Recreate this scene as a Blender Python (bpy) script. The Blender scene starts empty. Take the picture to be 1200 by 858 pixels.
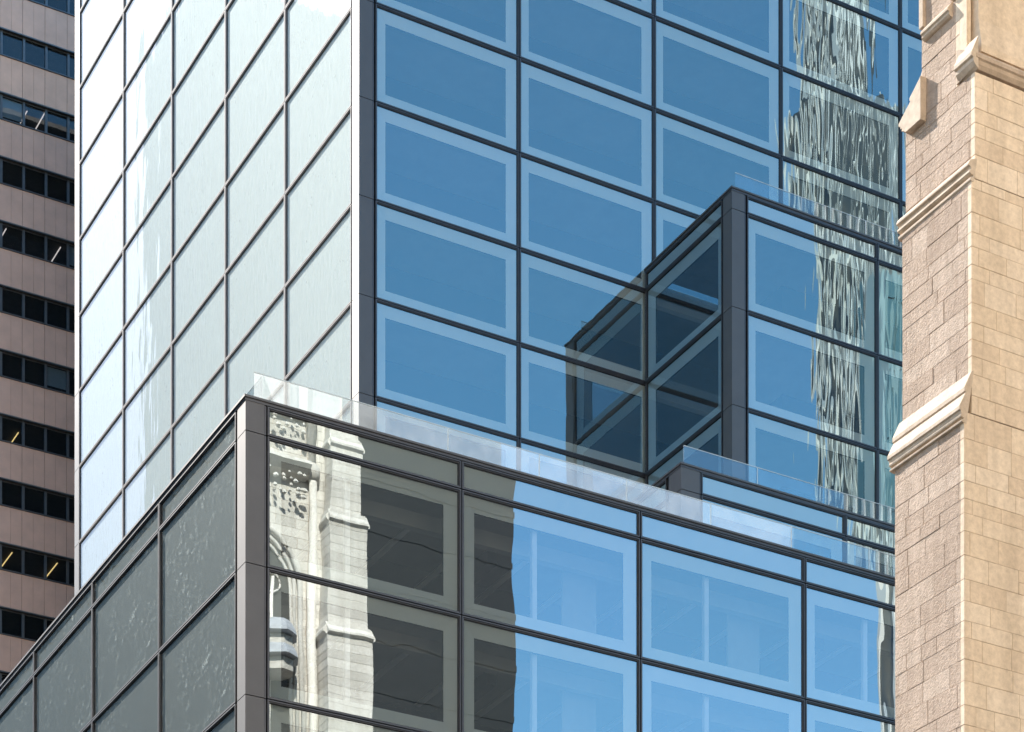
import bpy, bmesh, math, random
from mathutils import Vector, Matrix
R = math.radians
random.seed(7)
S = bpy.context.scene
COL = S.collection

# ------------------------------------------------------------------ camera
CAM = Vector((-44.19, -92.2, 1.7)); YAW = 0.5102; PITCH = 0.007; FPX = 2836.45; YH = 1959.25
cd = bpy.data.cameras.new('camera'); cam = bpy.data.objects.new('camera', cd); COL.objects.link(cam)
cd.sensor_width = 36; cd.lens = FPX / 1200 * 36; cd.shift_y = (YH - 429) / 1200
cd.clip_start = .5; cd.clip_end = 9000
cam.location = CAM; cam.rotation_euler = (math.pi / 2 + PITCH, 0, -YAW)
S.camera = cam

def proj(P):
    d = Vector(P) - CAM
    X = d.x * math.cos(YAW) - d.y * math.sin(YAW); Y = d.x * math.sin(YAW) + d.y * math.cos(YAW)
    Y2 = Y * math.cos(PITCH) + d.z * math.sin(PITCH); Z2 = -Y * math.sin(PITCH) + d.z * math.cos(PITCH)
    return 600 + FPX * X / Y2, YH - FPX * Z2 / Y2

# ------------------------------------------------------------------ light
SUN_EL = 40.0
SDIR = Vector((-.36, .933, 0)).normalized()              # horizontal direction towards the sun
sv = Vector((SDIR.x * math.cos(R(SUN_EL)), SDIR.y * math.cos(R(SUN_EL)), math.sin(R(SUN_EL))))
sl = bpy.data.lights.new('sun', 'SUN'); sun = bpy.data.objects.new('sun', sl); COL.objects.link(sun)
sl.energy = 4.2; sl.angle = R(.5); sl.color = (1, .93, .84)
sun.rotation_euler = sv.to_track_quat('Z', 'Y').to_euler()
W = bpy.data.worlds.new('World'); S.world = W; W.use_nodes = True
wn = W.node_tree.nodes; wl = W.node_tree.links
bg = wn['Background']
sky = wn.new('ShaderNodeTexSky'); sky.sky_type = 'NISHITA'; sky.sun_disc = False
sky.sun_elevation = R(SUN_EL); sky.sun_rotation = math.atan2(SDIR.x, SDIR.y)
sky.altitude = 50; sky.air_density = 1.0; sky.dust_density = .5; sky.ozone_density = 1.1
hs = wn.new('ShaderNodeHueSaturation'); hs.inputs['Saturation'].default_value = 1.24; hs.inputs['Hue'].default_value = .490; wl.new(sky.outputs[0], hs.inputs['Color']); wl.new(hs.outputs[0], bg.inputs[0]); bg.inputs[1].default_value = .15
S.view_settings.view_transform = 'Standard'; S.view_settings.look = 'None'
S.view_settings.exposure = 1.15; S.view_settings.gamma = 1; S.view_settings.use_curve_mapping = False
S.render.engine = 'CYCLES'
cy = S.cycles
cy.max_bounces = 10; cy.glossy_bounces = 5; cy.transparent_max_bounces = 16; cy.diffuse_bounces = 4
cy.caustics_reflective = False; cy.caustics_refractive = False; cy.use_denoising = True
cy.sample_clamp_indirect = 6

# ------------------------------------------------------------------ materials
def mat(name):
    m = bpy.data.materials.new(name); m.use_nodes = True
    nt = m.node_tree; nt.nodes.clear()
    out = nt.nodes.new('ShaderNodeOutputMaterial')
    return m, nt, nt.nodes, nt.links, out

def nz(nd, lk, vec, scale, detail=4, rough=.6, dist=0):
    n = nd.new('ShaderNodeTexNoise'); n.inputs['Scale'].default_value = scale
    n.inputs['Detail'].default_value = detail; n.inputs['Roughness'].default_value = rough
    n.inputs['Distortion'].default_value = dist
    if vec is not None: lk.new(vec, n.inputs['Vector'])
    return n

def ramp(nd, lk, fac, stops):
    r = nd.new('ShaderNodeValToRGB'); lk.new(fac, r.inputs[0])
    e = r.color_ramp.elements
    while len(e) < len(stops): e.new(.5)
    for i, (p, c) in enumerate(stops):
        e[i].position = p; e[i].color = (c[0], c[1], c[2], 1)
    return r

def simple(name, col, rough=.6, metal=0, var=.12, scale=3, bump=0, spec=.5, bscale=40):
    m, nt, nd, lk, out = mat(name)
    b = nd.new('ShaderNodeBsdfPrincipled'); lk.new(b.outputs[0], out.inputs[0])
    tc = nd.new('ShaderNodeTexCoord')
    n = nz(nd, lk, tc.outputs['Object'], scale, 6)
    lo = [c * (1 - var) for c in col]; hi = [min(1, c * (1 + var)) for c in col]
    r = ramp(nd, lk, n.outputs[0], [(.3, lo), (.7, hi)])
    lk.new(r.outputs[0], b.inputs['Base Color'])
    b.inputs['Roughness'].default_value = rough; b.inputs['Metallic'].default_value = metal
    b.inputs['Specular IOR Level'].default_value = spec
    if bump:
        n2 = nz(nd, lk, tc.outputs['Object'], bscale, 6)
        bp = nd.new('ShaderNodeBump'); bp.inputs['Strength'].default_value = .6; bp.inputs['Distance'].default_value = bump
        lk.new(n2.outputs[0], bp.inputs['Height']); lk.new(bp.outputs[0], b.inputs['Normal'])
    return m

def glass(name, r0=.40, wave=.0035, vscale=(.9, .9, .28), freq=1.0, dust=.02, dustcol=(.8, .85, .85), tint=(.82, .87, .88),
          fine=.0, rough=0.0, stain=0, back=False, refl=(.93, .98, 1.0)):
    """mirror-coated pane: Fresnel mix of a mirror and a tinted clear pane, with roller-wave bumps and a film of dust"""
    m, nt, nd, lk, out = mat(name)
    tc = nd.new('ShaderNodeTexCoord'); oi = nd.new('ShaderNodeObjectInfo')
    mp = nd.new('ShaderNodeMapping'); mp.inputs['Scale'].default_value = vscale
    lk.new(tc.outputs['Object'], mp.inputs['Vector'])
    sc = nd.new('ShaderNodeVectorMath'); sc.operation = 'SCALE'; sc.inputs[0].default_value = (37, 11, 53)
    lk.new(oi.outputs['Random'], sc.inputs['Scale'])
    ad = nd.new('ShaderNodeVectorMath'); ad.operation = 'ADD'
    lk.new(mp.outputs[0], ad.inputs[0]); lk.new(sc.outputs[0], ad.inputs[1])
    n1 = nz(nd, lk, ad.outputs[0], freq, 1.5, .45, .3)
    bp = nd.new('ShaderNodeBump'); bp.inputs['Strength'].default_value = 1; bp.inputs['Distance'].default_value = wave
    lk.new(n1.outputs[0], bp.inputs['Height'])
    last = bp
    if fine:
        mp2 = nd.new('ShaderNodeMapping'); mp2.inputs['Scale'].default_value = (1.9, 1.9, .22)
        lk.new(tc.outputs['Object'], mp2.inputs['Vector'])
        ad2 = nd.new('ShaderNodeVectorMath'); ad2.operation = 'ADD'
        lk.new(mp2.outputs[0], ad2.inputs[0]); lk.new(sc.outputs[0], ad2.inputs[1])
        n2 = nz(nd, lk, ad2.outputs[0], 1.0, 1, .4, 1.1)
        b2 = nd.new('ShaderNodeBump'); b2.inputs['Strength'].default_value = 1; b2.inputs['Distance'].default_value = fine
        lk.new(n2.outputs[0], b2.inputs['Height']); lk.new(bp.outputs[0], b2.inputs['Normal']); last = b2
    gl = nd.new('ShaderNodeBsdfGlossy'); gl.inputs['Roughness'].default_value = rough
    cr = nd.new('ShaderNodeMix'); cr.data_type = 'RGBA'; cr.inputs[6].default_value = (*[c * .93 for c in refl], 1); cr.inputs[7].default_value = (*[min(1, c * 1.04) for c in refl], 1)
    lk.new(oi.outputs['Random'], cr.inputs[0]); lk.new(cr.outputs[2], gl.inputs['Color']); lk.new(last.outputs[0], gl.inputs['Normal'])
    tr = nd.new('ShaderNodeBsdfTransparent'); tr.inputs[0].default_value = (*tint, 1)
    lw = nd.new('ShaderNodeLayerWeight'); lw.inputs['Blend'].default_value = .5
    pw = nd.new('ShaderNodeMath'); pw.operation = 'POWER'; pw.inputs[1].default_value = 4.0
    lk.new(lw.outputs['Facing'], pw.inputs[0])
    ma = nd.new('ShaderNodeMath'); ma.operation = 'MULTIPLY_ADD'; ma.inputs[1].default_value = 1 - r0; ma.inputs[2].default_value = r0
    lk.new(pw.outputs[0], ma.inputs[0])
    mx = nd.new('ShaderNodeMixShader'); lk.new(ma.outputs[0], mx.inputs[0]); lk.new(tr.outputs[0], mx.inputs[1]); lk.new(gl.outputs[0], mx.inputs[2])
    df = nd.new('ShaderNodeBsdfTranslucent' if back else 'ShaderNodeBsdfDiffuse'); df.inputs[0].default_value = (*dustcol, 1)
    m2 = nd.new('ShaderNodeMixShader'); lk.new(mx.outputs[0], m2.inputs[1]); lk.new(df.outputs[0], m2.inputs[2])
    # film of dust: even part + streaks and (optionally) splashes
    mp3 = nd.new('ShaderNodeMapping'); mp3.inputs['Scale'].default_value = (4, 4, .8); lk.new(tc.outputs['Object'], mp3.inputs['Vector'])
    n3 = nz(nd, lk, mp3.outputs[0] if not back else tc.outputs['Object'], 1.3, 6 if not back else 3, .7)
    lo, hi = (.6, 1.8) if not back else (.8, 1.3)
    r3 = ramp(nd, lk, n3.outputs[0], [(.35, (dust * lo,) * 3), (.75, (dust * hi,) * 3)])
    if stain:
        ad4 = nd.new('ShaderNodeVectorMath'); ad4.operation = 'ADD'
        lk.new(tc.outputs['Object'], ad4.inputs[0]); lk.new(sc.outputs[0], ad4.inputs[1])
        n4 = nz(nd, lk, ad4.outputs[0], 5.0, 5, .7, .5)
        n5 = nz(nd, lk, ad4.outputs[0], .45, 2, .5)
        r4 = ramp(nd, lk, n4.outputs[0], [(.54, (0, 0, 0)), (.68, (1, 1, 1))])
        r5 = ramp(nd, lk, n5.outputs[0], [(.41, (0, 0, 0)), (.60, (stain,) * 3)])
        mm = nd.new('ShaderNodeMath'); mm.operation = 'MULTIPLY_ADD'
        lk.new(r4.outputs[0], mm.inputs[0]); lk.new(r5.outputs[0], mm.inputs[1]); lk.new(r3.outputs[0], mm.inputs[2])
        lk.new(mm.outputs[0], m2.inputs[0])
    else:
        lk.new(r3.outputs[0], m2.inputs[0])
    lk.new(m2.outputs[0], out.inputs[0])
    return m

M = {}
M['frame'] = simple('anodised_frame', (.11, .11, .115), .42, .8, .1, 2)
M['gasket'] = simple('black_gasket', (.012, .012, .014), .7, 0, .1)
M['frame_sunlit'] = simple('sunlit_side_frame', (.30, .28, .28), .7, 0, .1, 2)  # lighter copy of the dark frame; sun on this wall put into colour
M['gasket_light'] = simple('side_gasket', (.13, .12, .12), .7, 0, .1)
M['panel'] = simple('dark_metal_panel', (.135, .130, .128), .44, .55, .05, 1.2)
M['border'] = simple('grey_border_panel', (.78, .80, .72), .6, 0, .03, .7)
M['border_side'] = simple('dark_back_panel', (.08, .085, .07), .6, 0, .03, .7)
M['inner_dark'] = simple('dark_interior', (.028, .030, .034), .8, 0, .3, .6)
M['slab'] = simple('pale_ceiling', (.36, .36, .34), .8, 0, .1, .6)
M['white'] = simple('white_paint', (.8, .8, .8), .5, 0, .03)
M['terrace'] = simple('terrace_paving', (.3, .29, .28), .8, 0, .1, 1, .004)
M['g_tr'] = glass('tower_glass', .40, .0042, (.9, .9, .22), .6, .012, fine=.0010, refl=(.80, 1.0, .97))
M['g_tl'] = glass('tower_side_glass', .08, .008, (.9, .9, .3), .6, .16, (.72, .76, .76), fine=.0008, stain=.10, refl=(.54, .60, .66))
M['g_pr'] = glass('podium_glass', .48, .0040, (.9, .9, .4), .55, .007, fine=.0, refl=(.90, 1.0, .97))
M['g_ml'] = glass('bay_side_glass', .10, .0015, (.9, .9, .4), .55, .008, tint=(.50, .60, .66), refl=(.85, .95, 1.0))
M['g_pl'] = glass('podium_side_glass', .18, .003, (.9, .9, .3), .9, .03, (.75, .82, .78), fine=.0, stain=.34)
M['bal'] = glass('balustrade_glass', .16, .0005, (.5, .5, .5), 1, .085, (.9, .93, .95), (.93, .96, .96), back=True)
M['bal_edge'] = simple('polished_glass_edge', (.75, .82, .82), .2, 0, .03)

# ------------------------------------------------------------------ mesh helpers
class MB:
    def __init__(s): s.v = []; s.f = []; s.m = []; s.c = []; s.mats = []
    def mi(s, m):
        if m not in s.mats: s.mats.append(m)
        return s.mats.index(m)
    def face(s, pts, m, c=.5):
        b = len(s.v); s.v += [tuple(p) for p in pts]; s.f.append(tuple(range(b, b + len(pts)))); s.m.append(s.mi(m)); s.c.append(c)
    def box(s, x0, x1, y0, y1, z0, z1, m, c=.5):
        if x0 > x1: x0, x1 = x1, x0
        if y0 > y1: y0, y1 = y1, y0
        b = len(s.v)
        s.v += [(x0, y0, z0), (x1, y0, z0), (x1, y1, z0), (x0, y1, z0), (x0, y0, z1), (x1, y0, z1), (x1, y1, z1), (x0, y1, z1)]
        for q in ((0, 3, 2, 1), (4, 5, 6, 7), (0, 1, 5, 4), (1, 2, 6, 5), (2, 3, 7, 6), (3, 0, 4, 7)):
            s.f.append(tuple(b + i for i in q)); s.m.append(s.mi(m)); s.c.append(c)
    def prism(s, prof, axis, a0, a1, m, c=.5):
        """closed profile [(p,z)..] extruded along axis 'x' (profile in y,z) or 'y' (profile in x,z)"""
        n = len(prof); b = len(s.v)
        for a in (a0, a1):
            for p, z in prof: s.v.append((a, p, z) if axis == 'x' else (p, a, z))
        for i in range(n):
            j = (i + 1) % n
            s.f.append((b + i, b + j, b + n + j, b + n + i)); s.m.append(s.mi(m)); s.c.append(c)
        s.f.append(tuple(b + i for i in range(n))[::-1]); s.f.append(tuple(b + n + i for i in range(n)))
        s.m += [s.mi(m)] * 2; s.c += [c] * 2
    def tube(s, pts, r, m, n=8, c=.5):
        b = len(s.v)
        for k, p in enumerate(pts):
            p = Vector(p); rr = r[k] if isinstance(r, (list, tuple)) else r
            t = (Vector(pts[min(k + 1, len(pts) - 1)]) - Vector(pts[max(k - 1, 0)])).normalized()
            a = t.orthogonal().normalized(); bb = t.cross(a)
            for i in range(n):
                w = 2 * math.pi * i / n
                s.v.append(tuple(p + a * rr * math.cos(w) + bb * rr * math.sin(w)))
        for k in range(len(pts) - 1):
            for i in range(n):
                j = (i + 1) % n
                s.f.append((b + k * n + i, b + k * n + j, b + (k + 1) * n + j, b + (k + 1) * n + i)); s.m.append(s.mi(m)); s.c.append(c)
        s.f.append(tuple(b + i for i in range(n))[::-1]); s.f.append(tuple(b + (len(pts) - 1) * n + i for i in range(n)))
        s.m += [s.mi(m)] * 2; s.c += [c] * 2
    def mesh(s, name, attr=False, recalc=True, smooth=False):
        me = bpy.data.meshes.new(name); me.from_pydata(s.v, [], s.f)
        for m in s.mats: me.materials.append(m)
        me.polygons.foreach_set('material_index', s.m)
        if attr:
            a = me.attributes.new('tone', 'FLOAT', 'FACE'); a.data.foreach_set('value', s.c)
        if recalc:
            bm = bmesh.new(); bm.from_mesh(me); bmesh.ops.recalc_face_normals(bm, faces=bm.faces); bm.to_mesh(me); bm.free()
        if smooth: me.polygons.foreach_set('use_smooth', [True] * len(me.polygons))
        me.update(); return me
    def build(s, name, parent=None, **k):
        o = bpy.data.objects.new(name, s.mesh(name, **k)); COL.objects.link(o)
        if parent: o.parent = parent
        return o

def link(name, me, parent=None, loc=(0, 0, 0), rz=0):
    o = bpy.data.objects.new(name, me); COL.objects.link(o); o.location = loc; o.rotation_euler = (0, 0, rz)
    if parent: o.parent = parent
    return o
def tag(o, label, cat, group=None):
    o['label'] = label; o['category'] = cat
    if group: o['group'] = group
    return o
def empty(name, label, cat, loc=(0, 0, 0), group=None):
    o = bpy.data.objects.new(name, None); COL.objects.link(o); o.location = loc
    return tag(o, label, cat, group)
def struct(o): o['kind'] = 'structure'; return o

# ------------------------------------------------------------------ ground and streets
M['asphalt'] = simple('asphalt', (.05, .05, .052), .85, 0, .2, .6, .004)
M['pave'] = simple('pavement_concrete', (.32, .31, .29), .85, 0, .12, .8, .003)
M['kerb'] = simple('granite_kerb', (.35, .35, .34), .7, 0, .1)
b = MB(); b.face([(-3000, -3000, 0), (3000, -3000, 0), (3000, 3000, 0), (-3000, 3000, 0)], M['asphalt']); struct(b.build('ground'))
b = MB(); b.box(-10, 45, -28, 60, .004, .13, M['pave']); b.box(-19, -10, -28, 60, .004, .13, M['pave']); b.build('pavement'); struct(bpy.data.objects['pavement'])
b = MB(); b.box(-24, 45, -86, -46, .004, .13, M['pave']); struct(b.build('church_pavement'))
b = MB()
for x0 in range(-150, 150, 9): b.box(x0, x0 + 3, -37.1, -36.95, .002, .006, M['white'])
struct(b.build('lane_marking'))

# ------------------------------------------------------------------ glass office building
BLD = empty('office_building', 'tall glass office tower of stepped blocks with dark frames and blue mirrored panes', 'office building', (0, 0, 0))
HF = 4.2; Z0 = 73.33
def zk(k): return Z0 - HF * k

_unit = {}
def unit_parts(w, h, gm, opaque, inset=.48):
    """meshes for one curtain-wall unit; local x along the wall, y inwards, z up"""
    key = (round(w, 3), round(h, 3), gm.name, opaque)
    if key in _unit: return _unit[key]
    g = .019; F = M['frame']; K = M['gasket']
    if gm is M['g_tl']: F = M['frame_sunlit']
    fr = MB()
    def ring(o0, o1, y0, y1, m):
        fr.box(o0, w - o0, y0, y1, o0, o1, m); fr.box(o0, w - o0, y0, y1, h - o1, h - o0, m)
        fr.box(o0, o1, y0, y1, o1, h - o1, m); fr.box(w - o1, w - o0, y0, y1, o1, h - o1, m)
    ring(g, .060, -.060, .14, F); ring(.060, .072, -.01, .10, K); ring(.072, .094, -.034, .10, F); ring(.094, .114, -.004, .05, K)
    gp = MB(); gp.face([(.11, .012, .11), (w - .11, .012, .11), (w - .11, .012, h - .11), (.11, .012, h - .11)], gm)
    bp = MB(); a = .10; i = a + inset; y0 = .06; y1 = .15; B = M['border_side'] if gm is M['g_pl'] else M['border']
    if opaque:
        bp.box(a, w - a, .05, .12, a, h - a, B)
    else:
        o = [(a, y0, a), (w - a, y0, a), (w - a, y0, h - a), (a, y0, h - a)]
        n = [(i, y1, i), (w - i, y1, i), (w - i, y1, h - i), (i, y1, h - i)]
        for q in range(4):
            r = (q + 1) % 4; bp.face([o[q], o[r], n[r], n[q]], B)
        e = [(p[0] + (.02 if p[0] < w / 2 else -.02), y1 + .05, p[2] + (.02 if p[2] < h / 2 else -.02)) for p in n]
        for q in range(4):
            r = (q + 1) % 4; bp.face([n[q], n[r], e[r], e[q]], K)
    res = (fr, gp, bp, fr.mesh('window'), gp.mesh('glass_pane', recalc=False), bp.mesh('border_panel', recalc=False))
    _unit[key] = res
    return res

UNITS = []   # (name, w, h, glass, opaque, location, rotation)
def add_unit(face, s0, s1, z0, z1, gm, opaque=False):
    """face: dict(o=(x,y), side='R' (wall runs +x, looks -y) or 'L' (wall runs +y, looks -x))"""
    w = s1 - s0; h = z1 - z0
    if face['side'] == 'R': loc = (face['o'][0] + s0, face['o'][1], z0); rz = 0
    else: loc = (face['o'][0], face['o'][1] + s1, z0); rz = -math.pi / 2
    pts = []
    for dx, dz in ((0, 0), (w, 0), (w, h), (0, h)):
        p = (loc[0] + dx, loc[1], loc[2] + dz) if rz == 0 else (loc[0], loc[1] - dx, loc[2] + dz)
        x, y = proj(p); pts.append((min(1200, max(0, x)), min(858, max(0, y))))
    ar = abs(sum(pts[i][0] * pts[(i + 1) % 4][1] - pts[(i + 1) % 4][0] * pts[i][1] for i in range(4))) / 2
    UNITS.append((ar, 'spandrel_panel' if h < 2 else 'window', w, h, gm, opaque, loc, rz))

TR = dict(o=(0, 0), side='R'); TL = dict(o=(0, 0), side='L')
PC = (-14.18, -21.31); PR = dict(o=PC, side='R'); PL = dict(o=PC, side='L')
MC = (14.31, -6.93); MR = dict(o=MC, side='R'); ML = dict(o=MC, side='L')
SC = (7.28, -13.7); SR = dict(o=SC, side='R'); SL = dict(o=SC, side='L')
PZ = 41.61; PTOP = 42.73; MTOP = 65.86; SZ = 48.25; STOP = 49.28
g0 = .72; gw = 7.035
for k in range(-6, 7):
    for a in range(7):
        if a >= 2 and k >= 2: continue
        if k < -3 and a < 4 and k < -5: pass
        add_unit(TR, g0 + a * gw, g0 + (a + 1) * gw, zk(k + 1), zk(k), M['g_tr'])
for k in range(-8, 7):
    for a in range(5):
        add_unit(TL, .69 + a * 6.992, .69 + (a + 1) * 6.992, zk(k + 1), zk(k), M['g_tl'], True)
for k in range(0, 6):
    for a in range(5): add_unit(PR, .694 + a * 7.02, .694 + (a + 1) * 7.02, PZ - HF * (k + 1), PZ - HF * k, M['g_pr'])
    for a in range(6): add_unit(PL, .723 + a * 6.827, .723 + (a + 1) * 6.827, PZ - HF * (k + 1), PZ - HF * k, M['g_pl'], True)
for a in range(5): add_unit(PR, .694 + a * 7.02, .694 + (a + 1) * 7.02, PZ, PTOP - .17, M['g_pr'], True)
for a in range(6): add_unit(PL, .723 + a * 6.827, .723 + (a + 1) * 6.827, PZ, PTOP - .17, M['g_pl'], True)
for k in range(2, 6):
    for a in range(3): add_unit(MR, .73 + a * 7.008, .73 + (a + 1) * 7.008, zk(k + 1), zk(k), M['g_tr'])
    add_unit(ML, .70, 6.86, zk(k + 1), zk(k), M['g_ml'])
for a in range(3): add_unit(MR, .73 + a * 7.008, .73 + (a + 1) * 7.008, zk(2), MTOP - .15, M['g_tr'], True)
add_unit(ML, .70, 6.86, zk(2), MTOP - .15, M['g_ml'], True)
for a in range(3):
    add_unit(SR, .88 + a * 7.0, .88 + (a + 1) * 7.0, SZ - HF, SZ, M['g_tr'])
    add_unit(SR, .88 + a * 7.0, .88 + (a + 1) * 7.0, SZ, STOP - .15, M['g_tr'], True)
add_unit(SL, 1.0, 6.7, SZ - HF, SZ, M['g_ml']); add_unit(SL, 1.0, 6.7, SZ, STOP - .15, M['g_ml'], True)

UNITS.sort(key=lambda u: -u[0])
for nm in ('window', 'spandrel_panel'):
    us = [u for u in UNITS if u[1] == nm]
    for u in us[:100]:
        _, _, w, h, gm, op, loc, rz = u
        if u[0] <= 1: continue
        r = unit_parts(w, h, gm, op)
        o = link(nm, r[3], BLD, loc, rz)
        link('glass_pane', r[4], o); link('border_panel', r[5], o)
    rest = [u for u in us[100:]] + [u for u in us[:100] if u[0] <= 1]
    if rest:
        mb = MB()
        for _, _, w, h, gm, op, loc, rz in rest:
            r = unit_parts(w, h, gm, op); X = Matrix.Translation(loc) @ Matrix.Rotation(rz, 4, 'Z')
            for src in r[:3]:
                bb = len(mb.v); mb.v += [tuple(X @ Vector(p)) for p in src.v]
                mb.f += [tuple(bb + i for i in f) for f in src.f]; mb.m += [mb.mi(src.mats[i]) for i in src.m]; mb.c += src.c
        o = mb.build(nm, BLD, recalc=False); o['kind'] = 'stuff'

# corner panels, one per storey, with open joints
def corner(c, levels, w=.60):
    for z0, z1 in levels:
        b = MB(); P = M['panel']; x, y = c; j = .014
        z0 += j; z1 -= j; o = -.045; i = .12
        pr = [(x + o, y + o), (x + w, y + o), (x + w, y + i), (x + i, y + i), (x + i, y + w), (x + o, y + w)]
        n = 6
        bb = len(b.v); b.v += [(p[0], p[1], z0) for p in pr] + [(p[0], p[1], z1) for p in pr]
        for q in range(n):
            r = (q + 1) % n; b.f.append((bb + q, bb + r, bb + n + r, bb + n + q))
        b.f.append(tuple(bb + q for q in range(n))[::-1]); b.f.append(tuple(bb + n + q for q in range(n)))
        b.mi(P); b.m += [0] * (n + 2); b.c += [.5] * (n + 2)
        # slim dark channel between the panel and the first unit
        b.box(x + w + .014, x + w + .07, y - .03, y + .1, z0, z1, M['frame'])
        b.box(x - .03, x + .1, y + w + .014, y + w + .07, z0, z1, M['frame'])
        b.build('corner_panel', BLD)
corner((0, 0), [(zk(k + 1), zk(k)) for k in range(-8, 7)])
corner(PC, [(PZ - HF * (k + 1), PZ - HF * k) for k in range(6)] + [(PZ, PTOP - .12)])
corner(MC, [(zk(k + 1), zk(k)) for k in range(2, 6)] + [(zk(2), MTOP - .1)])
corner(SC, [(SZ - HF, SZ), (SZ, STOP - .1)], .8)
b = MB()   # far end strip of the tower's left wall
for k in range(-8, 7): b.box(-.045, .12, .69 + 5 * 6.992 + .02, 36.35, zk(k + 1) + .014, zk(k) - .014, M['panel'])
b.build('end_panel', BLD)

# copings
def coping(c, lx, ly, zt, name='coping'):
    x, y = c; b = MB()
    b.box(x - .10, x + lx, y - .10, y + .45, zt - .07, zt, M['panel']); b.box(x - .10, x + .45, y + .452, y + ly, zt - .07, zt, M['panel'])
    b.box(x - .06, x + lx, y - .06, y + .40, zt - .16, zt - .072, M['frame']); b.box(x - .06, x + .40, y + .402, y + ly, zt - .16, zt - .072, M['frame'])
    b.build(name, BLD)
coping(PC, 40, 57, PTOP); coping(MC, 24, 6.9, MTOP); coping(SC, 24, 6.7, STOP)
# glass guard rails standing back from each edge
def rail(c, nx, ny, zt, back, h, s0=0, step=3.5, lip=.0):
    x, y = c
    for i in range(nx):
        b = MB(); x0 = x + back + s0 + i * step
        b.box(x0 + .012, x0 + step - .012, y + back, y + back + .024, zt - .2, zt + h, M['bal']); b.box(x0 + .012, x0 + step - .012, y + back - .002, y + back + .026, zt + h, zt + h + .02, M['bal_edge'])
        b.box(x0 + step - .012, x0 + step + .012, y + back + .002, y + back + .022, zt - .2, zt + h, M['bal_edge'])
        b.build('guard_rail_panel', BLD)
    for i in range(ny):
        b = MB(); y0 = y + back + .03 + i * step
        b.box(x + back, x + back + .024, y0 + .012, y0 + step - .012, zt - .2, zt + h, M['bal']); b.box(x + back - .002, x + back + .026, y0 + .012, y0 + step - .012, zt + h, zt + h + .02, M['bal_edge'])
        b.build('guard_rail_panel', BLD)
rail(PC, 10, 12, PTOP, 1.0, 1.41, -.32, 3.54); rail(MC, 6, 0, MTOP, .47, 1.03, 0); rail(SC, 6, 0, STOP, .29, .89, 0)
# terraces / roofs
b = MB()
b.box(PC[0] + .3, 30, PC[1] + .3, -.3, PTOP - .45, PTOP - .25, M['terrace']); b.box(PC[0] + .3, -.3, -.3, 36, PTOP - .45, PTOP - .25, M['terrace'])
b.box(MC[0] + .3, 38, MC[1] + .3, -.3, MTOP - .4, MTOP - .25, M['terrace']); b.box(SC[0] + .3, 30, SC[1] + .3, MC[1] - .2, STOP - .4, STOP - .25, M['terrace'])
b.build('terrace', BLD)
# floors, cores and columns seen through the panes
b = MB(); D = M['inner_dark']; L = M['slab']
for k in range(-6, 7):
    b.box(.25, 49.5, .25, 8, zk(k + 1) - .32, zk(k + 1) + .14, L)
for k in range(1, 7): b.box(PC[0] + .25, PC[0] + 35, PC[1] + .25, PC[1] + 9, PZ - HF * k - .32, PZ - HF * k + .14, L)
for k in range(2, 6): b.box(MC[0] + .25, MC[0] + 21, MC[1] + .25, -.3, zk(k + 1) - .32, zk(k + 1) + .14, L)
b.box(SC[0] + .25, SC[0] + 21, SC[1] + .25, MC[1] - .2, SZ - HF - .3, SZ - HF + .14, L)
b.build('floor_slab', BLD)
for k in range(0, 5):
    b = MB(); zc = PZ - HF * k - .33
    for q in range(12):
        xx = PC[0] + 2.2 + q * 2.34
        b.box(xx, xx + .22, PC[1] + 1.9, PC[1] + 6.4, zc - .12, zc - .04, M['white'])
        if q % 3 == 0: b.box(xx + .9, xx + 1.3, PC[1] + 2.6, PC[1] + 6.8, zc - .5, zc - .04, M['inner_dark'])
    b.build('ceiling_fixture', BLD)
b = MB()
b.box(.30, 49.5, 3.5, 3.7, 40, zk(-6), D); b.box(.2, .35, .3, 36, 40, zk(-8), D); b.box(.3, 49.6, 3.8, 36.2, 40, zk(-6), D)
b.box(PC[0] + .2, PC[0] + .35, PC[1] + .3, 36, 1, PTOP - .5, D); b.box(PC[0] + .4, PC[0] + 35, PC[1] + 7, PC[1] + 7.2, 1, PTOP - .5, D)
b.box(MC[0] + 5.6, MC[0] + 5.8, MC[1] + 4.2, -.4, 45, MTOP - .5, D); b.box(MC[0] + 5.8, MC[0] + 22, MC[1] + 4.2, MC[1] + 4.4, 45, MTOP - .5, D)
b.box(SC[0] + .4, SC[0] + 21, SC[1] + 6, SC[1] + 6.2, 44, STOP - .5, D)
b.box(0, 49.6, .3, 36.2, zk(-8) - .3, zk(-8), M['terrace'])
b.box(PC[0] + .4, 20.8, PC[1] + 7.3, 0.2, 1, PTOP - .5, D)
b.build('core_wall', BLD)
for a in range(5):
    for k in range(6):
        b = MB(); x = PC[0] + .694 + a * 7.02 + 3.02
        b.box(x - .09, x + .09, PC[1] + .34, PC[1] + .50, PZ - HF * (k + 1) + .15, PZ - HF * k - .33, M['white']); b.build('interior_column', BLD)
# pale roller blinds part way along the podium rooms, and ceiling bulkheads
b = MB()
for k in range(6):
    for a in range(1, 5):
        x = PC[0] + .694 + a * 7.02
        b.box(x + 5.2, x + 6.6, PC[1] + 2.2, PC[1] + 2.3, PZ - HF * (k + 1) + .15, PZ - HF * k - .33, M['slab'])
    b.box(PC[0] + .6, PC[0] + 35, PC[1] + 1.5, PC[1] + 1.8, PZ - HF * k - .85, PZ - HF * k - .33, M['slab'])
b.build('partition', BLD)

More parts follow.
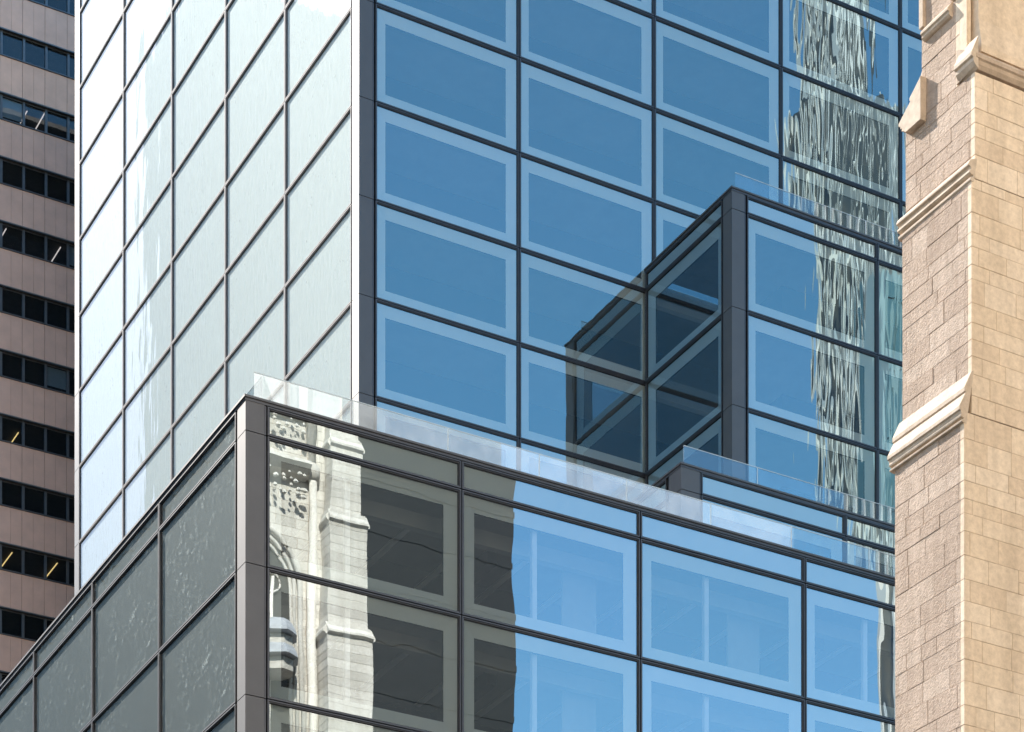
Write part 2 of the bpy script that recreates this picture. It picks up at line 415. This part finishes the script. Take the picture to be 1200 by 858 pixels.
# ------------------------------------------------------------------ brown office block behind
M['brown'] = simple('brown_stone_panel', (.74, .50, .40), .5, 0, .1, .9, .002)
M['brown_joint'] = simple('brown_joint', (.10, .075, .07), .8, 0, .1)
M['g_bk'] = glass('brown_block_glass', .09, .004, (.8, .8, .5), .8, .012, tint=(.5, .6, .68))
M['bk_metal'] = simple('grey_window_metal', (.16, .18, .20), .4, .6, .1)
M['bk_in'] = simple('brown_block_interior', (.03, .032, .04), .8, 0, .3)
M['blind'] = simple('grey_blind', (.35, .38, .38), .8, 0, .05)
def lampmat(name, c, s):
    m, nt, nd, lk, out = mat(name); e = nd.new('ShaderNodeEmission'); e.inputs[0].default_value = (*c, 1); e.inputs[1].default_value = s
    lk.new(e.outputs[0], out.inputs[0]); return m
M['tube_warm'] = lampmat('warm_tube', (1, .62, .22), .8); M['tube_pink'] = lampmat('pinkish_tube', (1, .78, .68), .55)
BR = empty('brown_office_block', 'brown stone office block with dark ribbon windows behind the glass tower', 'office building', (0, 50, 0))
def brp(o): o.parent = BR; o.location = (o.location.x, o.location.y - 50, o.location.z); return o
bx0 = -1.3; bx1 = 34; pit = 1.405; fl = 3.9; btop = 102.08
for k in range(-2, 26):
    zt = btop - fl * k; zb = zt - 1.55
    b = MB()                                        # spandrel band above the ribbon: separate slabs with joints
    nb = int((bx1 - bx0) / (pit)) ; x = -.08 - pit
    i = 0
    z1 = zt + fl - 1.55 if k > -2 else zt + 2.3
    while x < bx1:
        b.box(x + .012, x + pit / 2 - .006, 50, 50.12, zt + .10, z1 - .07, M['brown']); b.box(x + pit / 2 + .006, x + pit - .012, 50, 50.12, zt + .10, z1 - .07, M['brown']); x += pit
    b.box(bx0 - .1, bx1, 50.06, 50.3, zt - .0, z1, M['brown_joint'])
    b.box(bx0 - .1, bx1, 49.93, 50.1, zt, zt + .07, M['bk_metal']); b.box(bx0 - .1, bx1, 49.93, 50.1, z1 - .05, z1 - .0, M['bk_metal'])
    brp(b.build('spandrel_band'))
    zb2 = zb
    for j in range(-1, 8 if k < 14 else 0):
        xa = .05 + j * pit
        b = MB()
        b.box(xa - .07, xa + .07, 50.10, 50.26, zb2 + .01, zt - .01, M['bk_metal'])
        b.box(xa + .07, xa + pit - .07, 50.15, 50.22, zb2 + .01, zb2 + .06, M['bk_metal']); b.box(xa + .07, xa + pit - .07, 50.15, 50.22, zt - .06, zt - .01, M['bk_metal'])
        o = b.build('window'); g = MB(); g.face([(xa + .07, 50.2, zb2 + .05), (xa + pit - .07, 50.2, zb2 + .05), (xa + pit - .07, 50.2, zt - .05), (xa + .07, 50.2, zt - .05)], M['g_bk'])
        go = g.build('glass_pane', recalc=False); go.parent = o; brp(o)
        if (k, j) in ((1, 0), (5, 2), (3, 3)):
            g = MB(); g.face([(xa + .08, 50.3, zb2 + .35), (xa + pit - .08, 50.3, zb2 + .35), (xa + pit - .08, 50.3, zt - .05), (xa + .08, 50.3, zt - .05)], M['blind'])
            gb = g.build('blind', recalc=False); gb.parent = o
b = MB()
b.box(bx0, bx1, 50.31, 80, btop + fl + 2.2, btop + fl + 2.6, M['brown']); b.box(bx0 - .1, bx0, 50.3, 80, 0, btop + fl + 2, M['brown']); b.box(bx1, bx1 + .1, 50, 80, 0, btop + fl + 2, M['brown']); b.box(bx0, bx1, 56, 80, 0, btop + fl + 2, M['bk_in'])
for k in range(-2, 26):
    zt = btop - fl * k; b.box(bx0 + .01, bx1 - .01, 50.4, 56, zt + .12, zt + .3, M['bk_in'])
brp(b.build('building_core'))
# lit ceiling tubes seen through the ribbons
def ceil_tube(k, segs, m):
    zt = btop - fl * k; b = MB()
    for (x0, y0, x1, y1) in segs: b.tube([(x0, y0, zt + .02), (x1, y1, zt + .02)], .035, m, 6)
    o = b.build('ceiling_light'); brp(o); return o
ceil_tube(8, [(1.0, 50.9, 1.0, 53.6)], M['tube_warm']); ceil_tube(8, [(3.85, 50.9, 3.85, 53.6)], M['tube_warm'])
ceil_tube(6, [(1.6, 51.6, 1.6, 53.6)], M['tube_warm'])
ceil_tube(1, [(1.9, 50.9, 1.9, 52.2)], M['tube_pink']); ceil_tube(1, [(2.9, 50.5, 2.9, 52.5)], M['tube_pink'])
ceil_tube(3, [(.5, 50.6, .5, 53.0), (.5, 53.0, 2.4, 53.0)], M['tube_pink']); ceil_tube(3, [(3.2, 53, 4.0, 53), (4.0, 53, 4.0, 50.8)], M['tube_pink'])

# ------------------------------------------------------------------ church: near buttress and the tower face the podium mirrors
def stone(name, ca, cb, cc, bump=.012, bscale=14, rough=.85):
    m, nt, nd, lk, out = mat(name)
    p = nd.new('ShaderNodeBsdfPrincipled'); lk.new(p.outputs[0], out.inputs[0]); p.inputs['Roughness'].default_value = rough
    p.inputs['Specular IOR Level'].default_value = .25
    at = nd.new('ShaderNodeAttribute'); at.attribute_name = 'tone'
    r = ramp(nd, lk, at.outputs['Fac'], [(0, ca), (.5, cb), (1, cc)])
    tc = nd.new('ShaderNodeTexCoord')
    n = nz(nd, lk, tc.outputs['Object'], 9, 8, .7); n0 = nz(nd, lk, tc.outputs['Object'], .9, 3, .5)
    r2 = ramp(nd, lk, n.outputs[0], [(.3, (.80, .78, .76)), (.7, (1.1, 1.1, 1.1))])
    r3 = ramp(nd, lk, n0.outputs[0], [(.35, (.88, .86, .84)), (.65, (1.06, 1.05, 1.04))])
    mx = nd.new('ShaderNodeMix'); mx.data_type = 'RGBA'; mx.blend_type = 'MULTIPLY'; mx.inputs[0].default_value = 1
    lk.new(r.outputs[0], mx.inputs[6]); lk.new(r2.outputs[0], mx.inputs[7])
    mpz = nd.new('ShaderNodeMapping'); mpz.inputs['Scale'].default_value = (3, 3, .35); lk.new(tc.outputs['Object'], mpz.inputs['Vector'])
    lk.new(mpz.outputs[0], n0.inputs['Vector'])
    my = nd.new('ShaderNodeMix'); my.data_type = 'RGBA'; my.blend_type = 'MULTIPLY'; my.inputs[0].default_value = 1
    lk.new(mx.outputs[2], my.inputs[6]); lk.new(r3.outputs[0], my.inputs[7]); lk.new(my.outputs[2], p.inputs['Base Color'])
    n2 = nz(nd, lk, tc.outputs['Object'], bscale, 7, .65)
    bp = nd.new('ShaderNodeBump'); bp.inputs['Strength'].default_value = .9; bp.inputs['Distance'].default_value = bump
    lk.new(n2.outputs[0], bp.inputs['Height']); lk.new(bp.outputs[0], p.inputs['Normal'])
    return m
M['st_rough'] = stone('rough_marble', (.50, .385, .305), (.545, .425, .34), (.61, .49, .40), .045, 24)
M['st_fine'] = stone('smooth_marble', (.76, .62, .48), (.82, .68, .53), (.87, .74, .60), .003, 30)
M['st_trim'] = stone('moulded_marble', (.54, .43, .34), (.62, .51, .41), (.68, .57, .46), .006, 22)
M['st_pale'] = stone('pale_marble', (.60, .585, .56), (.70, .685, .66), (.78, .765, .74), .01, 8)
M['mortar'] = simple('old_mortar', (.52, .40, .31), .9, 0, .2)
CH = empty('church_tower', 'pale marble church tower with stepped buttress and weathered set-offs at right edge', 'church', (-18.15, -61, 0))
def chp(o): o.parent = CH; o.location = (o.location.x + 18.15, o.location.y + 61, o.location.z); return o
AV = -61.0
rnd = random.Random(3)
def tier(ul, vfar, z0, z1, courses_seed, name='buttress_wall', uright=-11, va=AV):
    """ashlar blocks on the two visible sides round a mortar core; arris at (ul, va)"""
    r = random.Random(courses_seed); b = MB(); T = .10; j = .0035
    z = z0
    b.box(ul + .007, uright, va + .007, vfar - .007, z0, z1, M['mortar'])
    flip = 0
    while z < z1 - .02:
        h = r.choice((.24, .28, .30, .33, .36, .40)); h = min(h, z1 - z)
        if z1 - z - h < .15: h = z1 - z
        za, zb = z + j, z + h - j
        ql = r.uniform(.14, .30) if flip else r.uniform(.35, .75); qr = r.uniform(.35, .6) if flip else r.uniform(.12, .28); flip ^= 1
        t = r.random(); e = r.uniform(-.003, .003)
        # quoin: front slab + side slab
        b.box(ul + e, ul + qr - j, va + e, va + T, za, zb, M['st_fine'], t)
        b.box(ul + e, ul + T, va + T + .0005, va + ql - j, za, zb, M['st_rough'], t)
        # the rest of the left side
        y = va + ql
        while y < vfar - .03:
            w = r.uniform(.35, .95)
            if vfar - y - w < .2: w = vfar - y
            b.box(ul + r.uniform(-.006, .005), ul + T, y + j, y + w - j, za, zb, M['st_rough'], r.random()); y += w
        x = ul + qr
        while x < uright - .03:
            w = r.uniform(.35, 1.0)
            if r.random() < .12 and h > .33:
                zm = (za + zb) / 2
                b.box(x + j, x + w - j, va + r.uniform(-.003, .003), va + T, za, zm - j, M['st_fine'], r.random())
                b.box(x + j, x + w - j, va + r.uniform(-.003, .003), va + T, zm + j, zb, M['st_fine'], r.random())
            else: b.box(x + j, x + w - j, va + r.uniform(-.003, .003), va + T, za, zb, M['st_fine'], r.random())
            x += w
        # far side
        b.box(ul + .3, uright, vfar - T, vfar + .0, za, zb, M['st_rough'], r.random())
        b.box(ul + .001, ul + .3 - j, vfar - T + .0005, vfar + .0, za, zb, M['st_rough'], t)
        z += h
    o = b.build(name, attr=True); bv = o.modifiers.new('edge', 'BEVEL'); bv.width = .004; bv.segments = 1; bv.limit_method = 'ANGLE'
    return chp(o)
U1, U2, U3 = -18.15, -17.985, -17.91
VF = -59.17
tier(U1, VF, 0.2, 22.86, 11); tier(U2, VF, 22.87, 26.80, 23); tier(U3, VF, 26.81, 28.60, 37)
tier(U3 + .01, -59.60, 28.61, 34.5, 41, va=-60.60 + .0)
# set-offs: profiles pushed outwards (towards -x), extruded along y
def setoff(name, prof, y0, y1, rightcut=None, tone=.8):
    b = MB(); b.prism(prof, 'y', y0, y1, M['st_trim'], tone); o = b.build(name, attr=True)
    bv = o.modifiers.new('edge', 'BEVEL'); bv.width = .006; bv.segments = 2; bv.limit_method = 'ANGLE'
    return chp(o)
setoff('set_off', [(U2 + .05, 23.60), (U2 - .005, 23.57), (U2 - .155, 23.27), (U2 - .155, 23.20), (U2 - .13, 23.19), (U2 - .265, 22.93), (U2 - .265, 22.87),
                   (U2 - .235, 22.86), (U2 - .22, 22.81), (U2 - .235, 22.79), (U2 - .225, 22.76), (U2 - .175, 22.75), (U2 - .175, 22.725), (U2 - .22, 22.71), (U2 - .215, 22.68), (U1 + .05, 22.66)], AV - .004, VF + .085)
setoff('set_off', [(U3 + .05, 27.15), (U3, 27.14), (U3 - .10, 27.09), (U3 - .14, 27.03), (U3 - .14, 26.995), (U3 - .095, 26.98), (U3 - .08, 26.94), (U3 - .115, 26.92), (U3 - .12, 26.88),
                   (U3 - .085, 26.86), (U3 - .04, 26.85), (U3 - .04, 26.82), (U3 - .10, 26.80), (U3 - .10, 26.76), (U3 - .07, 26.74), (U2 + .05, 26.73)], AV - .004, VF + .085)
# set-off facing away (+y) at the far edge of the buttress: its end profile breaks the outline
b = MB()
b.prism([(-59.72, 29.24), (-59.68, 29.20), (-59.42, 29.02), (-59.42, 28.97), (-59.45, 28.96), (-59.12, 28.74), (-59.12, 28.69), (-59.17, 28.67), (-59.17, 28.62), (-59.22, 28.61), (-59.20, 28.57), (-59.27, 28.53), (-59.31, 28.49), (-59.72, 28.49)],
        'x', U3 - .115, U3 + .3, M['st_trim'], .9)
b.prism([(-59.66, 29.5), (-59.60, 29.45), (-59.16, 28.66), (-59.16, 28.61), (-59.66, 28.61)], 'x', U3 + .02, U3 + 3, M['st_trim'], .9)
o = b.build('set_off', attr=True); bv = o.modifiers.new('edge', 'BEVEL'); bv.width = .006; bv.segments = 2; chp(o)
# string course wrapping the front arris
b = MB()
b.prism([(-60.55, 29.20), (-60.62, 29.18), (-61.03, 28.92), (-61.07, 28.86), (-61.07, 28.80), (-61.04, 28.78), (-61.03, 28.72), (-60.99, 28.66), (-60.55, 28.62)], 'x', U3 - .02, -11, M['st_trim'], .15)
b.prism([(U3 + .03, 29.18), (U3 + .02, 29.16), (U3 - .12, 28.86), (U3 - .12, 28.80), (U3 - .08, 28.78), (U3 - .08, 28.72), (U3 - .03, 28.66), (U3 + .03, 28.62)], 'y', -61.06, -60.60, M['st_trim'], .9)
o = b.build('string_course', attr=True); bv = o.modifiers.new('edge', 'BEVEL'); bv.width = .006; bv.segments = 2; bv.limit_method = 'ANGLE'; chp(o)
# receding upper shaft above the string course, and the blind panel with its sloping sill
b = MB()
b.prism([(-61.0 + .02, 29.0), (-61.0 + .02, 29.12), (-60.9, 29.6), (-60.9, 34.5), (-60.59, 34.5), (-60.59, 29.0)], 'x', U3 + .16, -11, M['st_fine'], .4)
b.box(U3 + .01, U3 + .10, -60.78, -60.60, 29.0, 34.5, M['st_fine'], .6)
chp(b.build('upper_shaft', attr=True))
b = MB()
b.prism([(U3 + .1, 30.14), (U3 - .01, 30.10), (U3 - .10, 29.99), (U3 - .10, 29.95), (U3 - .07, 29.93), (U3 - .07, 29.89), (U3 - .03, 29.86), (U3 + .1, 29.84)], 'y', -60.42, -59.70, M['st_trim'], .8)
chp(b.build('window_sill', attr=True))
b = MB()
b.box(U3 - .05, U3 + .04, -60.55, -60.42, 30.12, 34.4, M['st_trim'], .7); b.box(U3 - .05, U3 + .04, -59.70, -59.60, 30.12, 34.4, M['st_trim'], .7)
chp(b.build('panel_jamb', attr=True))

# church tower body and the face looking at the podium (seen mirrored)
b = MB(); P = M['st_pale']; r = random.Random(5)
b.box(-12, 5.3, -60.4, -55.02, .2, 80, M['mortar'])
def ashlar(x0, x1, yf, z0, z1):
    z = z0
    while z < z1 - .05:
        h = r.choice((.32, .38, .44, .5)); h = min(h, z1 - z); x = x0
        while x < x1 - .03:
            w = r.uniform(.5, 1.2)
            if x1 - x - w < .3: w = x1 - x
            b.box(x + .008, x + w - .008, yf - .1, yf + r.uniform(-.006, .006), z + .008, z + h - .008, P, r.random()); x += w
        z += h
ashlar(-12, 3.2, -55.0, 30, 80)
ashlar(3.2, 5.35, -54.95, 30, 80)
chp(b.build('tower_wall', attr=True))
b = MB()   # corner buttress with three set-offs (steps grow downwards)
def bt(x0, x1, y1, z0, z1):
    b.box(x0, x1, -54.98, y1, z0, z1, P, .6)
    z = z0
    while z < z1: b.box(x0 - .012, x1 + .012, -54.9, y1 + .012, z + .02, min(z + .40, z1), P, r.random()); z += .42
bt(4.10, 5.52, -54.35, 61.0, 80); bt(4.05, 5.62, -54.15, 57.25, 60.7); bt(3.9, 5.82, -53.9, 52.0, 57.0); bt(3.72, 6.0, -53.7, 20, 51.6)
def so(x0, x1, y1, z, e=.14):
    b.prism([(x0 - e, z), (x0 - e, z + .12), (x0 + .10, z + .5), (x1 - .10, z + .5), (x1 + e, z + .12), (x1 + e, z), (x1, z - .12), (x0, z - .12)], 'y', -54.97, y1, P, .9)
    b.prism([(-54.97, z + .52), (y1 - .1, z + .50), (y1 + e, z + .10), (y1 + e, z), (y1, z - .12), (-54.97, z - .12)], 'x', x0 - .02, x1 + .02, P, .8)
so(4.05, 5.62, -54.15, 60.6); so(3.9, 5.82, -53.9, 56.9); so(3.72, 6.0, -53.7, 51.5, .18)
chp(b.build('corner_buttress', attr=True))
b = MB(); b.tube([(3.35, -54.75, 25), (3.35, -54.75, 58.9)], .22, P, 12, .8); b.tube([(3.35, -54.75, 58.9), (3.35, -54.75, 59.1), (3.35, -54.75, 59.5), (3.35, -54.75, 59.7)], [.24, .36, .38, .24], P, 12, .3)
b.tube([(3.35, -54.75, 59.7), (3.35, -54.75, 80)], .2, P, 12, .8)
b.tube([(2.86, -54.9, 25), (2.86, -54.9, 54.2)], .10, P, 8, .7)
chp(b.build('wall_shaft', attr=True, smooth=True))
# traceried window: arch rings, glass, mullions
cx, cz = .6, 53.6
b = MB()
for rr, yy, t in ((2.25, -54.78, .13), (1.95, -54.88, .11), (1.68, -54.94, .09)):
    pts = [(cx + rr, yy, 40)] + [(cx + rr * math.cos(a), yy, cz + rr * 1.15 * math.sin(a)) for a in [math.pi * q / 28 for q in range(29)]] + [(cx - rr, yy, 40)]
    b.tube(pts, t, P, 8, .5)
for xx in (-.7, 0, .7): b.tube([(cx + xx, -54.93, 40), (cx + xx, -54.93, cz + .4)], .07, P, 6, .6)
for (ox, oz, rr) in ((0, .95, .55), (-.62, .1, .45), (.62, .1, .45)):
    b.tube([(cx + ox + rr * math.cos(a), -54.93, cz + oz + rr * math.sin(a)) for a in [2 * math.pi * q / 16 for q in range(17)]], .06, P, 6, .6)
chp(b.build('traceried_window', attr=True, smooth=True))
b = MB(); M['lead'] = simple('dark_leaded_glass', (.07, .07, .065), .4, 0, .3)
n = 28; pts = [(cx + 1.62 * math.cos(math.pi * q / n), -54.985, cz + 1.62 * 1.15 * math.sin(math.pi * q / n)) for q in range(n + 1)]
b.face([(cx - 1.62, -54.985, 40), (cx + 1.62, -54.985, 40)] + pts, M['lead']); chp(b.build('leaded_pane'))
# projecting canopies, crockets and the grey domed finials below
b = MB()
for zc in (59.6, 62.6):
    b.prism([(-55, zc), (-54.2, zc - .05), (-54.1, zc - .25), (-54.3, zc - .45), (-54.5, zc - .6), (-55, zc - .7)], 'x', -1.5, 3.05, P, .2)
    for q in range(12):
        x = -1.2 + q * .36
        for s in range(4):
            rr = r.uniform(.05, .12); c = Vector((x + r.uniform(-.1, .1), -54.35 + r.uniform(-.15, .1), zc - .75 - s * .28 - r.uniform(0, .2) * (q % 3)))
            b.tube([c + Vector((0, 0, -rr)), c + Vector((.02, .03, -rr * .5)), c, c + Vector((0, 0, rr * .6)), c + Vector((0, 0, rr))], [.02, rr * .9, rr, rr * .7, .02], P, 6, r.uniform(.3, .9))
chp(b.build('carved_canopy', attr=True, smooth=False))
M['lead_grey'] = simple('grey_lead', (.36, .38, .42), .7, 0, .2)
b = MB()
for zc, rr in ((51.3, 1.05), (50.2, 1.1)):
    b.tube([(1.25, -54.2, zc - .50), (1.25, -54.2, zc - .48), (1.25, -54.2, zc - .30), (1.25, -54.2, zc), (1.25, -54.2, zc + .25), (1.25, -54.2, zc + .40)], [rr * .6, rr * 1.05, rr, rr * .82, rr * .55, .1], M['lead_grey'], 8)
    b.tube([(1.25, -54.2, zc - 1.1), (1.25, -54.2, zc - .56)], rr * .72, P, 8, .2)
chp(b.build('domed_finial'))

# ------------------------------------------------------------------ the buildings mirrored in the panes, and one added for bounce light
M['bronze'] = simple('bronze_glass_wall', (.02, .02, .019), .5, .2, .2, .05)
DK = empty('dark_bronze_building', 'plain dark bronze office building across the street, mirrored in the podium panes', 'office building', (30, -110, 0))
b = MB(); b.box(.5, 15.3, -30, -.02, 0, 103, M['bronze']); o = b.build('wall', DK)
b = MB()
for k in range(0, 27): b.box(.5, 15.35, 0, .03, k * 3.9 - .25 + 1, k * 3.9 + .25 + 1, M['bronze'])
b.build('facade_band', DK)
M['lime'] = simple('bounce_limestone', (.80, .68, .52), .85, 0, .06, .1); M['lime_win'] = simple('old_window_glass', (.05, .06, .07), .2, 0, .2)
LB = empty('bounce_building', 'unseen limestone building with punched windows, added to bounce warm sunlight onto shaded faces', 'building', (-45, -104, 0))  # added behind the camera to bounce warm sun onto the shaded stone
b = MB(); b.box(-95, 74, -30, 0, 0, 104, M['lime']); b.box(-95.5, 74.2, -30, .5, 102, 103.2, M['lime']); b.build('wall', LB)
for k in range(2, 23):
    b = MB()
    for q in range(38): b.box(-91 + q * 4.3, -89.4 + q * 4.3, 0, .02, k * 4.4 + 1, k * 4.4 + 3.2, M['lime_win'])
    b.build('window_row', LB)

M['stripe_w'] = simple('white_marble_pier', (.58, .60, .60), .5, 0, .05, .05); M['stripe_d'] = simple('dark_window_strip', (.045, .055, .06), .3, 0, .2, .1)
ST = empty('striped_skyscraper', 'slender skyscraper with white vertical piers, mirrored as ripples in the upper panes', 'skyscraper', (356.8, -445, 0))
b = MB(); b.box(0, 26, -20, -.02, 0, 446, M['stripe_d']); b.box(3, 15, -18, -1, 446, 540, M['stripe_d']); b.build('wall', ST)
b = MB()
for q in range(12): b.box(q * 2.36 - .14, q * 2.36 + .10, -.02, .4, 0, 446, M['stripe_w'])
for q in range(6): b.box(-.6, -.02, -q * 3.8 - .55, -q * 3.8 + .55, 0, 446, M['stripe_w'])
for q in range(5): b.box(2.5, 2.98, -q * 3.8 - 2.5, -q * 3.8 - 1.1, 446, 540, M['stripe_w'])
for q in range(5): b.box(4 + q * 2.1 - .3, 4 + q * 2.1 + .3, -1, -.5, 446, 541, M['stripe_w'])
b.build('piers', ST)

M['teal'] = simple('teal_spandrel', (.10, .20, .24), .35, .2, .15, .05); M['teal2'] = simple('pale_teal_fin', (.20, .30, .33), .5, 0, .1, .05)
TE = empty('teal_glass_building', 'teal glass building mirrored in the far right pane of the projecting bay', 'office building', (212, -250, 0))
b = MB(); b.box(0, 40, -6, -.02, 0, 244, M['teal']); b.build('wall', TE)
b = MB()
for k in range(14): b.box(k * 3, k * 3 + 1.1, -.02, .4, 0, 244, M['teal2'])
for k in range(0, 61, 3): b.box(0, 40, -.02, .2, k * 4 - .4, k * 4 + .4, M['teal'])
b.build('facade_fins', TE)

M['grey_tower'] = simple('grey_glass_wall', (.07, .08, .07), .6, 0, .2, .05)
GY = empty('grey_green_building', 'grey green glass building across the avenue, mirrored in the podium side wall', 'office building', (-60, 55, 0))
b = MB(); b.box(-30, -.02, -50, 120, 0, 112, M['grey_tower']); b.build('wall', GY)
b = MB()
b.box(.0, .05, -50, 120, 104, 108, M['grey_tower'])
b.build('facade_band', GY)

M['pale_wall'] = simple('pale_cladding', (.80, .82, .82), .6, 0, .06, .05)
PB = empty('pale_tower', 'very tall pale tower far up the avenue, mirrored in the sunlit side wall', 'skyscraper', (-196, 508, 0))
b = MB(); b.box(-90, 0, 0, 40, 0, 460, M['pale_wall']); b.box(-80, -10, 5, 35, 460, 464, M['pale_wall']); b.build('wall', PB)
